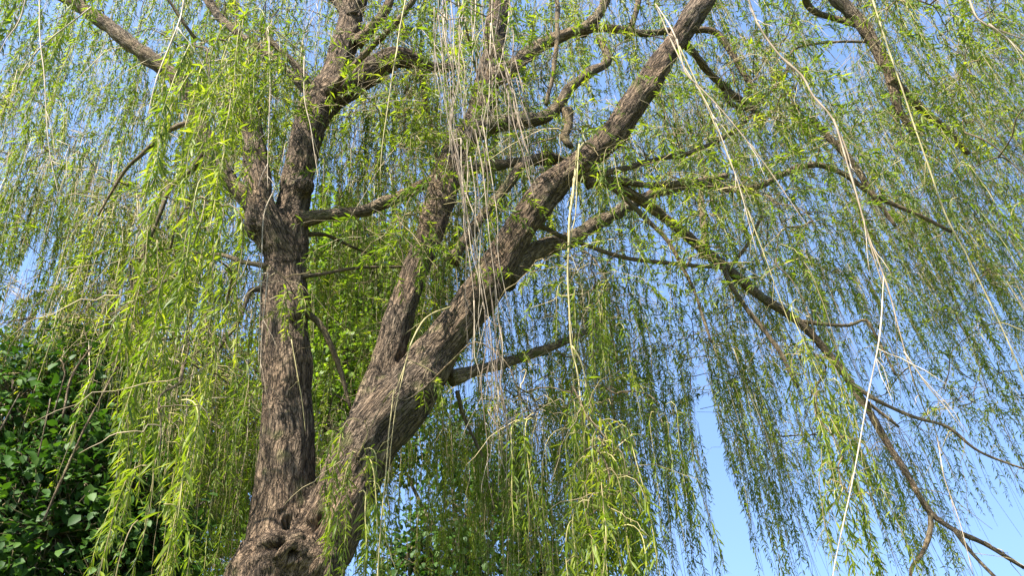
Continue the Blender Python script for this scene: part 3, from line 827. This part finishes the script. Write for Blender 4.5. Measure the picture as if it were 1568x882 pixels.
bulk('far', 'far', 0.04, 4, 0.060, 0.165, 0.0031, bare=0.5, hue0=0.58)
bulk('mid', 'mid', 0.04, 4, 0.058, 0.16, 0.0028, bare=0.48, hue0=0.48)
bulk('spray', 'spray', 0.045, 4, 0.062, 0.155, 0.0024, bare=0.1, arch=0.34, hue0=0.5)
bulk('over', 'over', 0.055, 3, 0.07, 0.18, 0.0026, bare=0.1)

# near strands: each one a part with its own leaves
sel = [c for c in clusters if c[5] in ('near', 'hero')]
tops, outs, lens, drift, _tone = expand(sel)
paths = strand_paths(tops, outs, lens, drift, 22, 0.08)
is_hero = np.concatenate([np.full(c[1], c[5] == 'hero') for c in sel])
dist = zdepth(paths.mean(axis=1))
big = sorted(range(len(paths)), key=lambda i: dist[i] / max(lens[i], 0.3) ** 0.5)
small = np.array(big[300:], int); big = big[:300]         # the 300 that show largest stay single
if len(small):
    v, f, bc, tint = tubes(paths[small][:, ::3], np.full((len(small), 8), 0.0022), 4)
    o = mesh_np('fine_twigs', v - WO, f, M_TWIG, willow, {'bark': bc, 'rnd': tint}); setp(o, kind='stuff')
    sid, pos, d, nrm, ln = leaf_frames(paths[small], lens[small], 0.035, 4, 0.06, 0.062)
    v, f = leaves_simple(pos, d, nrm, ln, 0.15)
    hs_ = np.clip(rng.normal(0.55, 0.18, len(small))[sid] + rng.normal(size=len(sid)) * 0.15, 0, 1)
    o = mesh_np('foliage', v - WO, f, M_LEAF, willow, {'rnd': np.repeat(hs_, 4)}, smooth=False); setp(o, kind='stuff')
N_SINGLE_LEAF = 300
leaf_budget = N_SINGLE_LEAF
unit_leaf = None
# one leaf mesh of unit length, shared by all the single leaves
lv, lf = leaves_fine(np.zeros((1, 3)), np.array([[1.0, 0, 0]]), np.array([[0, 0, 1.0]]), np.array([1.0]))
leaf_meshes = []
for h in (0.35, 0.55, 0.75, 0.95):
    tmp = mesh_np('leaf', lv, lf, M_LEAF, None, {'rnd': np.full(8, h)})
    leaf_meshes.append(tmp.data); bpy.data.objects.remove(tmp)

for rank, i in enumerate(big):
    p = paths[i:i + 1]; L = lens[i:i + 1]
    K = p.shape[1]
    r = np.linspace(1, 0.4, K)[None] * 0.0026 * rng.uniform(0.8, 1.4)
    v, f, bc, tint = tubes(p, r, 5, 0.02)
    so = mesh_np('strand', v - WO, f, M_TWIG, willow, {'bark': bc, 'rnd': tint})
    sid, pos, d, nrm, ln = leaf_frames(p, L, 0.033, 4, rng.uniform(0.0, 0.12), 0.062)
    h0 = np.clip(rng.normal(0.60 if is_hero[i] else 0.40, 0.2), 0.08, 1)  # front-lit bunches get sunlight as lighter leaf colour, the other strands stay darker
    n_take = 0
    if leaf_budget > 0 and rank < 60:
        n_take = min(5, leaf_budget, len(pos)); leaf_budget -= n_take
        pick = rng.choice(len(pos), n_take, replace=False)
        for k in pick:
            x, z = Vector(d[k]), Vector(nrm[k]); y = z.cross(x)
            m = Matrix((x, y, z)).transposed().to_4x4()
            lo = link('leaf', random.choice(leaf_meshes), so)
            m.translation = Vector(pos[k] - WO)
            lo.matrix_local = m @ Matrix.Scale(float(ln[k]) * 1.15, 4)
        keep = np.ones(len(pos), bool); keep[pick] = False
        pos, d, nrm, ln = pos[keep], d[keep], nrm[keep], ln[keep]
    v, f = leaves_fine(pos, d, nrm, ln)
    hue = np.repeat(np.clip(h0 + rng.normal(size=len(pos)) * 0.15, 0, 1), 8)
    fo = mesh_np('foliage', v - WO, f, M_LEAF, so, {'rnd': hue}); setp(fo, kind='stuff')

# ------------------------------------------------------------------ pale bare strands and dead twigs
BARE = [  # (px, py, width px, Y) ; material
    ([(1120, -90, 7, 2.6), (1146, 0, 7, 2.6), (1166, 46, 7, 2.6), (1197, 86, 7, 2.6), (1230, 115, 8, 2.6), (1247, 147, 7, 2.6), (1276, 182, 7, 2.6), (1290, 222, 7, 2.6), (1303, 272, 7, 2.6), (1325, 350, 6, 2.6), (1356, 432, 6, 2.6), (1376, 502, 5, 2.6), (1402, 592, 4, 2.6)], 'dead'),
    ([(1276, 182, 5, 2.6), (1299, 236, 5, 2.62), (1312, 300, 4, 2.64), (1332, 372, 4, 2.65), (1352, 440, 3, 2.65)], 'dead'),
    ([(1353, 425, 3.5, 2.6), (1346, 520, 5, 2.58), (1327, 620, 5, 2.55), (1306, 740, 5.5, 2.52), (1279, 858, 6, 2.5), (1272, 905, 5, 2.5)], 'dead'),
    ([(1036, 60, 5, 3.2), (1050, 110, 5, 3.2), (1066, 128, 5, 3.2), (1112, 178, 5, 3.2), (1158, 234, 4, 3.2), (1206, 300, 4, 3.2), (1240, 350, 3, 3.2)], 'dead'),
    ([(1010, 20, 4, 3.3), (1042, 90, 5, 3.3), (1078, 150, 4, 3.3), (1108, 220, 4, 3.3), (1136, 300, 4, 3.3), (1160, 390, 3, 3.3)], 'dead'),
    ([(1040, 70, 4, 3.6), (1090, 180, 4, 3.6), (1124, 260, 4, 3.6), (1152, 340, 4, 3.6), (1180, 420, 4, 3.6), (1212, 505, 3, 3.6)], 'pale'),
    ([(1325, -40, 5, 3.0), (1385, 150, 5, 3.0), (1442, 310, 6, 3.0), (1482, 392, 6, 3.0), (1520, 470, 6, 3.0), (1562, 572, 6, 3.0), (1600, 680, 5, 3.0)], 'pale'),
    ([(1478, -20, 6, 2.8), (1498, 28, 6, 2.8), (1530, 45, 5, 2.8), (1575, 62, 5, 2.8)], 'dead'),
    ([(1514, 36, 5, 2.8), (1545, 60, 4, 2.8), (1580, 95, 4, 2.8)], 'dead'),
    ([(1384, 538, 4, 2.6), (1420, 590, 5, 2.6), (1450, 625, 5, 2.6), (1478, 664, 4, 2.6)], 'dead'),
    ([(1376, 505, 4, 2.65), (1412, 620, 4, 3.0), (1432, 660, 4, 3.3), (1445, 730, 4, 3.3), (1470, 800, 4, 3.3), (1490, 880, 3, 3.3)], 'dead'),
    ([(918, 232, 7, T5 - .3), (900, 219, 8, 5.0), (886, 232, 9, 4.8), (880, 262, 10, 4.6), (874, 330, 9, 4.4), (870, 430, 8, 4.4), (873, 520, 8, 4.4), (884, 572, 7, 4.4), (892, 640, 5, 4.3), (895, 700, 4, 4.2)], 'pale'),
    ([(886, 230, 5, 4.4), (880, 330, 5, 4.4), (876, 350, 4, 4.4), (868, 420, 4, 4.4)], 'pale'),
    ([(876, 530, 5, 4.4), (890, 555, 5, 4.4), (899, 600, 4, 4.4), (900, 660, 3, 4.3)], 'pale'),
    ([(286, -30, 6, 2.6), (277, 20, 6, 2.6), (263, 60, 6, 2.6), (249, 98, 6, 2.6), (238, 130, 5, 2.6), (226, 180, 4, 2.6)], 'dead'),
    ([(602, 606, 4, 4.6), (596, 660, 4, 4.5), (590, 740, 5, 4.4), (582, 820, 5, 4.3), (575, 920, 5, 4.2)], 'pale'),
    ([(620, 560, 3, 4.7), (604, 640, 3, 4.5), (594, 740, 4, 4.4)], 'pale'),
    ([(690, 470, 6, 4.9), (656, 485, 6, 4.8), (632, 520, 6, 4.7), (620, 560, 5, 4.7), (600, 610, 4, 4.6)], 'pale'),
    ([(625, -20, 5, 3.6), (610, 60, 5, 3.6), (595, 150, 4, 3.6), (586, 220, 4, 3.6), (582, 270, 3, 3.6)], 'pale'),
    ([(45, -30, 5, 2.8), (30, 30, 5, 2.8), (10, 60, 4, 2.8), (-10, 100, 4, 2.8)], 'dead'),
    ([(60, -20, 4, 2.6), (62, 60, 4, 2.6), (68, 120, 4, 2.6), (74, 220, 3, 2.6), (90, 300, 3, 2.6)], 'dead'),
    ([(140, 10, 3.5, 3.2), (70, 66, 4, 3.2), (35, 110, 4, 3.2), (20, 150, 3, 3.2)], 'dead'),
    ([(420, 290, 4, 3.8), (404, 330, 4, 3.8), (400, 400, 4, 3.8), (398, 470, 4, 3.8), (396, 560, 3, 3.8)], 'dead'),
    ([(410, 420, 4, 3.8), (402, 500, 3, 3.8), (398, 580, 3, 3.8)], 'dead'),
    ([(446, 520, 3, 4.6), (460, 600, 3.5, 4.6), (467, 660, 3, 4.6)], 'pale'),
    ([(466, 85, 3.5, 4.6), (466, 150, 3.5, 4.6), (476, 200, 3.5, 4.6), (488, 275, 3, 4.6)], 'dead'),
    ([(412, 50, 4, 4.4), (413, 120, 3.5, 4.4), (411, 220, 3, 4.4), (410, 290, 3, 4.4)], 'dead'),
]
# the big bunch of dead hanging twigs in front of the middle of the tree
for k in range(22):
    x0 = 655 + 150 * rng.uniform(); y0 = rng.uniform(-60, 40); Y = rng.uniform(3.2, 3.9)
    x1 = 0.45 * x0 + 0.55 * 728 + rng.normal() * 26
    n = 6; yl = rng.uniform(180, 330)
    BARE.append(([(x0 + (x1 - x0) * t ** 1.3 + rng.normal() * 3, y0 + yl * t, (3.3 - 1.6 * t), Y) for t in np.linspace(0, 1, n)], 'dead'))
for k in range(11):
    x0 = rng.normal(715, 14); y0 = rng.uniform(130, 300); Y = rng.uniform(3.3, 3.8); yl = rng.uniform(250, 420)
    sl = rng.normal(0.11, 0.05)
    BARE.append(([(x0 + sl * yl * t + rng.normal() * 3, y0 + yl * t, (3.6 - 1.5 * t), Y) for t in np.linspace(0, 1, 7)], 'dead'))
for k in range(9):
    x0 = rng.uniform(755, 795); y0 = rng.uniform(60, 140); Y = rng.uniform(3.2, 3.6); yl = rng.uniform(120, 220)
    BARE.append(([(x0 + 0.26 * yl * t + rng.normal() * 2, y0 + yl * t, (3.8 - 1.4 * t), Y) for t in np.linspace(0, 1, 6)], 'dead'))
for k in range(10):
    x0 = rng.normal(750, 14); y0 = rng.uniform(440, 560); yl = rng.uniform(120, 260)
    BARE.append(([(x0 + 0.06 * yl * t + rng.normal() * 4, y0 + yl * t, (3.4 - 1.4 * t), 3.7) for t in np.linspace(0, 1, 6)], 'dead'))
WOOD = np.vstack([np.array(kd_pts)] + [q for _, q in conn])
def rooted(p, r):
    d = np.linalg.norm(WOOD - p[0], axis=1) + 0.6 * np.maximum(0, p[0][2] - WOOD[:, 2])
    a = WOOD[d.argmin()]; b = p[0]; L_ = np.linalg.norm(a - b)
    if L_ < 0.03 or L_ > 0.35:
        return p, r
    t0 = p[1] - p[0]; t0 /= np.linalg.norm(t0)
    q, _ = spline(np.array([a, a + (b - a) * .4 + np.array([0, 0, .12 * L_]), b - t0 * 0.25 * L_, b]), np.ones(4), 0.04)
    return np.vstack([q[:-1], p]), np.r_[np.full(len(q) - 1, r[0]), r]
for bi, (L, kind) in enumerate(BARE):
    p, r = spath(L)
    p, r = spline(p, r, 0.04)
    r = r * 0.47
    p, r = knobbly(p, r, 0.02)
    if 0 < L[0][0] < 1568 and L[0][1] > 0:
        p, r = rooted(p, r)
    WOOD = np.vstack([WOOD, p])
    sw = np.ones(len(p)); sw[::3] = rng.uniform(1.0, 1.45, len(sw[::3]))        # nodes
    r = r * sw * np.linspace(1.12, 0.62, len(p))
    mt = M_DEAD if kind == 'dead' else M_PALE
    o = tube_obj('bare_strand', p, r, 6, mt, willow, 0.05, tone=rng.uniform(0.4, 0.8) if bi < 28 else rng.uniform(0.05, 0.75))
    k = max(2, len(p) // 7)
    b0 = rng.integers(len(p) // 4, len(p) - 2, k)
    tn = p[b0 + 1] - p[b0]; tn /= np.linalg.norm(tn, axis=1, keepdims=True)
    dv = tn + rng.normal(size=(k, 3)) * 0.45; dv /= np.linalg.norm(dv, axis=1, keepdims=True)
    ll = rng.uniform(0.05, 0.4, k) * rng.uniform(0.3, 1, k)
    tt = np.linspace(0, 1, 7)
    bp_ = p[b0][:, None] + dv[:, None] * (ll[:, None] * tt)[..., None] + np.array([0, 0, -0.25]) * (ll[:, None] * tt ** 2)[..., None] + np.cumsum(rng.normal(size=(k, 7, 3)) * 0.003, axis=1)
    bp_[:, 0] = p[b0]
    v, f, bc, tint = tubes(bp_, np.minimum(r[b0], 0.004)[:, None] * np.linspace(0.7, 0.3, 7)[None], 4)
    sto = mesh_np('side_twigs', v - WO, f, mt, o, {'bark': bc, 'rnd': np.full(len(v), rng.uniform())}); setp(sto, kind='stuff')

# fine bare twigs all over the limbs and branches
wood_in = np.vstack([q[3:] for q in skel_pts[6:]] + [q[2:] for _, q in conn[::2]])
u, w = proj(wood_in)
wood_in = wood_in[(u > -60) & (u < 1630) & (w > -60) & (w < 940)]
n = 2600
a = wood_in[rng.integers(0, len(wood_in), n)]
dv = rng.normal(size=(n, 3)) * np.array([1, 1, 0.7]) + np.array([0.1, 0, 0.15]); dv /= np.linalg.norm(dv, axis=1, keepdims=True)
ll = rng.uniform(0.15, 0.75, n); tt = np.linspace(0, 1, 10)
tp = a[:, None] + dv[:, None] * (ll[:, None] * tt)[..., None] + np.array([0, 0, -0.55]) * (ll[:, None] * tt ** 2)[..., None] + np.cumsum(rng.normal(size=(n, 10, 3)) * 0.011, axis=1)
tp[:, 0] = a
v, f, bc, tint = tubes(tp, np.linspace(1, 0.35, 10)[None] * rng.uniform(0.0025, 0.005, n)[:, None], 3)
o = mesh_np('fine_twigs', v - WO, f, M_TWIG2, willow, {'bark': bc, 'rnd': tint * 0.8}); setp(o, kind='stuff')

# ------------------------------------------------------------------ broad-leaved trees behind and beside
def oval_leaf(n, pos, d, nrm, ln, w=0.75):
    sd = np.cross(d, nrm); l = ln[:, None]; wd = l * w * 0.5
    v = np.stack([pos, pos + d * l * .3 + sd * wd * .9 + nrm * wd * .25, pos + d * l * .68 + sd * wd * .75 + nrm * wd * .15, pos + d * l - nrm * l * .12,
                  pos + d * l * .68 - sd * wd * .75 + nrm * wd * .15, pos + d * l * .3 - sd * wd * .9 + nrm * wd * .25, pos + d * l * .5], axis=1)
    i = np.arange(len(pos))[:, None] * 7
    f = np.concatenate([i + np.array([q]) for q in ((0, 1, 6), (1, 2, 6), (2, 3, 6), (3, 4, 6), (4, 5, 6), (5, 0, 6))])
    return v.reshape(-1, 3), f

def broad_tree(name, label, base, height, clumps, leaf, mat, nleaf, singles=0, trunk_r=0.16, cat='tree', group=None):
    """clumps: list of (centre, radius)"""
    root = empty(name, base); setp(root, label, cat, group)
    wo = np.array(base, float)
    top = np.mean([c for c, r in clumps], axis=0)
    pts = np.array([base + np.array([0, 0, -0.2]), base + (top - base) * 0.35 + rng.normal(size=3) * 0.1, base + (top - base) * 0.7 + rng.normal(size=3) * 0.15, top])
    p, r = spline(pts, np.array([trunk_r * 1.4, trunk_r, trunk_r * .7, trunk_r * .35]), 0.12)
    tube_obj('trunk', p, r, 12, M_BARK2, root, 0.04, wo)
    for c, rad in clumps:
        k = min(len(p) - 2, max(2, int(np.argmin(np.linalg.norm(p - c, axis=1)) * 0.75)))
        a = p[k]; m = (a + c) / 2 + np.array([0, 0, -0.1 * rad]) + rng.normal(size=3) * 0.12
        q, rq = spline(np.array([a, m, c, c + (c - m) * 0.4]), np.array([trunk_r * .4, trunk_r * .26, trunk_r * .14, trunk_r * .05]), 0.15)
        tube_obj('limb', q, rq, 7, M_BARK2, root, 0.04, wo)
    C = np.array([c for c, r in clumps]); R = np.array([r for c, r in clumps])
    pk = rng.choice(len(C), nleaf, p=R ** 2 / (R ** 2).sum())
    # sprays: leaves gather round short twig ends inside each clump
    nsp = max(20, nleaf // 9)
    spk = rng.choice(len(C), nsp, p=R ** 2 / (R ** 2).sum())
    sdir = rng.normal(size=(nsp, 3)); sdir /= np.linalg.norm(sdir, axis=1, keepdims=True)
    sc = C[spk] + sdir * (R[spk] * rng.uniform(0.25, 1.08, nsp) ** 0.6)[:, None]
    own = rng.integers(0, nsp, nleaf)
    pos = sc[own] + rng.normal(size=(nleaf, 3)) * leaf * 0.9
    d = sdir[own] * 0.6 + rng.normal(size=(nleaf, 3)) * 0.6 - np.array([0, 0, 0.3]); d /= np.linalg.norm(d, axis=1, keepdims=True)
    up = np.array([0, 0, 1.0]) + sdir[own] * 0.6 + rng.normal(size=(nleaf, 3)) * 0.45
    nrm = np.cross(np.cross(d, up), d); nrm /= np.linalg.norm(nrm, axis=1, keepdims=True)
    ln = leaf * np.clip(rng.normal(1, 0.28, nleaf), 0.4, 1.7)
    hue = np.clip(rng.normal(0.5, 0.18, nsp)[own] + rng.normal(size=nleaf) * 0.15, 0, 1)
    # twigs out to the sprays
    t0 = C[spk] * 0.6 + sc * 0.4
    tp = np.stack([C[spk], t0 + rng.normal(size=t0.shape) * 0.04, (t0 + sc) / 2 + rng.normal(size=t0.shape) * 0.03, sc], axis=1)
    v, f, bc, tint = tubes(tp, np.tile(np.array([[.008, .006, .004, .002]]), (nsp, 1)), 3)
    o = mesh_np('fine_twigs', v - wo, f, M_TWIG2, root, {'bark': bc, 'rnd': tint * 0.4}); setp(o, kind='stuff')
    keep = np.ones(nleaf, bool); pick = []
    if singles:
        u, w = proj(pos)
        vis = np.where((u > 0) & (u < 1568) & (w > 0) & (w < 882))[0]
        pick = vis[np.argsort(zdepth(pos[vis]) - ln[vis] * 8)][:singles]
        keep[pick] = False
    v, f = oval_leaf(0, pos[keep], d[keep], nrm[keep], ln[keep])
    if not singles:                                     # far trees: four triangles a leaf
        v = v.reshape(-1, 7, 3)[:, :6].reshape(-1, 3)
        i_ = np.arange(len(v) // 6)[:, None] * 6
        f = np.concatenate([i_ + np.array([q]) for q in ((0, 1, 5), (1, 2, 5), (2, 4, 5), (2, 3, 4))])
    cr = mesh_np('crown', v - wo, f, mat, root, {'rnd': np.repeat(hue[keep], 7 if singles else 6)}); setp(cr, kind='stuff')
    if singles:
        v1, f1 = oval_leaf(0, np.zeros((1, 3)), np.array([[1.0, 0, 0]]), np.array([[0, 0, 1.0]]), np.array([1.0]))
        ms = []
        for h in (0.3, 0.5, 0.7, 0.9):
            tmp = mesh_np('leaf', v1, f1, mat, None, {'rnd': np.full(7, h)}); ms.append(tmp.data); bpy.data.objects.remove(tmp)
        for k in pick:
            x, z = Vector(d[k]), Vector(nrm[k]); m = Matrix((x, z.cross(x), z)).transposed().to_4x4()
            m.translation = Vector(pos[k] - wo)
            lo = link('leaf', random.choice(ms), root)
            lo.matrix_local = m @ Matrix.Scale(float(ln[k]), 4)
    return root

def clump_list(items):
    return [(P(a, b, y), r) for a, b, y, r in items]

c1 = clump_list([(20, 620, 6.2, .55), (70, 590, 6.4, .5), (110, 640, 6.3, .55), (40, 720, 6.0, .6), (120, 740, 6.1, .55), (150, 690, 6.5, .45), (0, 800, 5.9, .6), (80, 820, 5.9, .6), (160, 830, 6.1, .5), (270, 800, 6.6, .3), (195, 760, 6.2, .42), (215, 830, 6.2, .42), (180, 610, 6.9, .4), (255, 860, 6.3, .35),
                 (-60, 680, 6.2, .7), (-80, 820, 6.0, .7), (30, 900, 5.9, .6), (130, 910, 6.0, .6), (-30, 580, 6.6, .5), (120, 555, 6.8, .35), (210, 880, 6.4, .4), (-120, 760, 6.4, .7), (40, 980, 6, .6)])
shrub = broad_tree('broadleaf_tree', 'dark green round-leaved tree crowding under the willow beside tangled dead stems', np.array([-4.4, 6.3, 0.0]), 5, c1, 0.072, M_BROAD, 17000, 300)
wo = np.array(shrub.location)
for L in ([(96, 640, 6, 5.4), (106, 590, 7, 5.4), (118, 560, 6, 5.4), (140, 530, 4, 5.4)], [(66, 800, 7, 5.3), (100, 720, 7, 5.3), (114, 690, 6, 5.3), (160, 600, 5, 5.3), (180, 560, 4, 5.3)],
          [(0, 660, 5, 5.3), (15, 630, 4, 5.3), (30, 600, 3, 5.3)], [(58, 700, 4, 5.4), (72, 640, 4, 5.4), (78, 610, 3, 5.4)], [(80, 640, 4, 5.4), (100, 572, 3, 5.4), (92, 550, 3, 5.4)]):
    p, r = spath(L); p, r = spline(p, r * 0.62, 0.05); p, r = knobbly(p, r, 0.03)
    o = tube_obj('dead_stem', p, r, 6, M_LIMB, shrub, 0.03, wo)

c2 = clump_list([(520, 420, 18.5, 1.56), (560, 480, 18.5, 1.70), (600, 420, 19.2, 1.56), (510, 540, 18.5, 1.42), (560, 570, 17.9, 1.56), (520, 640, 17.9, 1.42), (590, 640, 18.2, 1.42), (480, 470, 19.2, 1.42), (540, 360, 19.2, 1.42), (500, 740, 17.8, 1.42), (620, 520, 19.2, 1.56), (430, 600, 19.2, 1.85), (400, 720, 18.7, 1.70)])
broad_tree('broadleaf_tree', 'tall sunlit yellow-green tree filling the gap between the willow stems', np.array([-4.8, 18.8, 0.0]), 9, c2, 0.145, M_BRIGHT, 33000, 0, 0.3)
c3 = clump_list([(690, 680, 17.5, 1.12), (740, 720, 17.5, 1.12), (660, 850, 16.8, 1.12), (720, 800, 16.8, 1.26), (780, 780, 17.6, 1.12), (620, 860, 17.1, 0.84), (700, 900, 16.8, 1.26), (620, 720, 18.2, 0.49), (790, 880, 17.2, 1.26), (850, 860, 17.9, 1.12)])
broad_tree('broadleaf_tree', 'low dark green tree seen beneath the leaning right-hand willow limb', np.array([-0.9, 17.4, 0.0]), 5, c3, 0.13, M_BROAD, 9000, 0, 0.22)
c4 = clump_list([(300, 650, 17.6, 1.35), (350, 740, 17.6, 1.20), (250, 740, 18.4, 1.35), (330, 850, 17.3, 1.35), (230, 850, 17.6, 1.35), (180, 640, 19.2, 1.35), (140, 560, 20.0, 1.20), (220, 560, 19.2, 1.20)])
broad_tree('broadleaf_tree', 'mid green tree half hidden behind the willow strands left of the trunk', np.array([-8.6, 17.9, 0.0]), 6, c4, 0.14, M_BRIGHT, 13000, 0, 0.22)
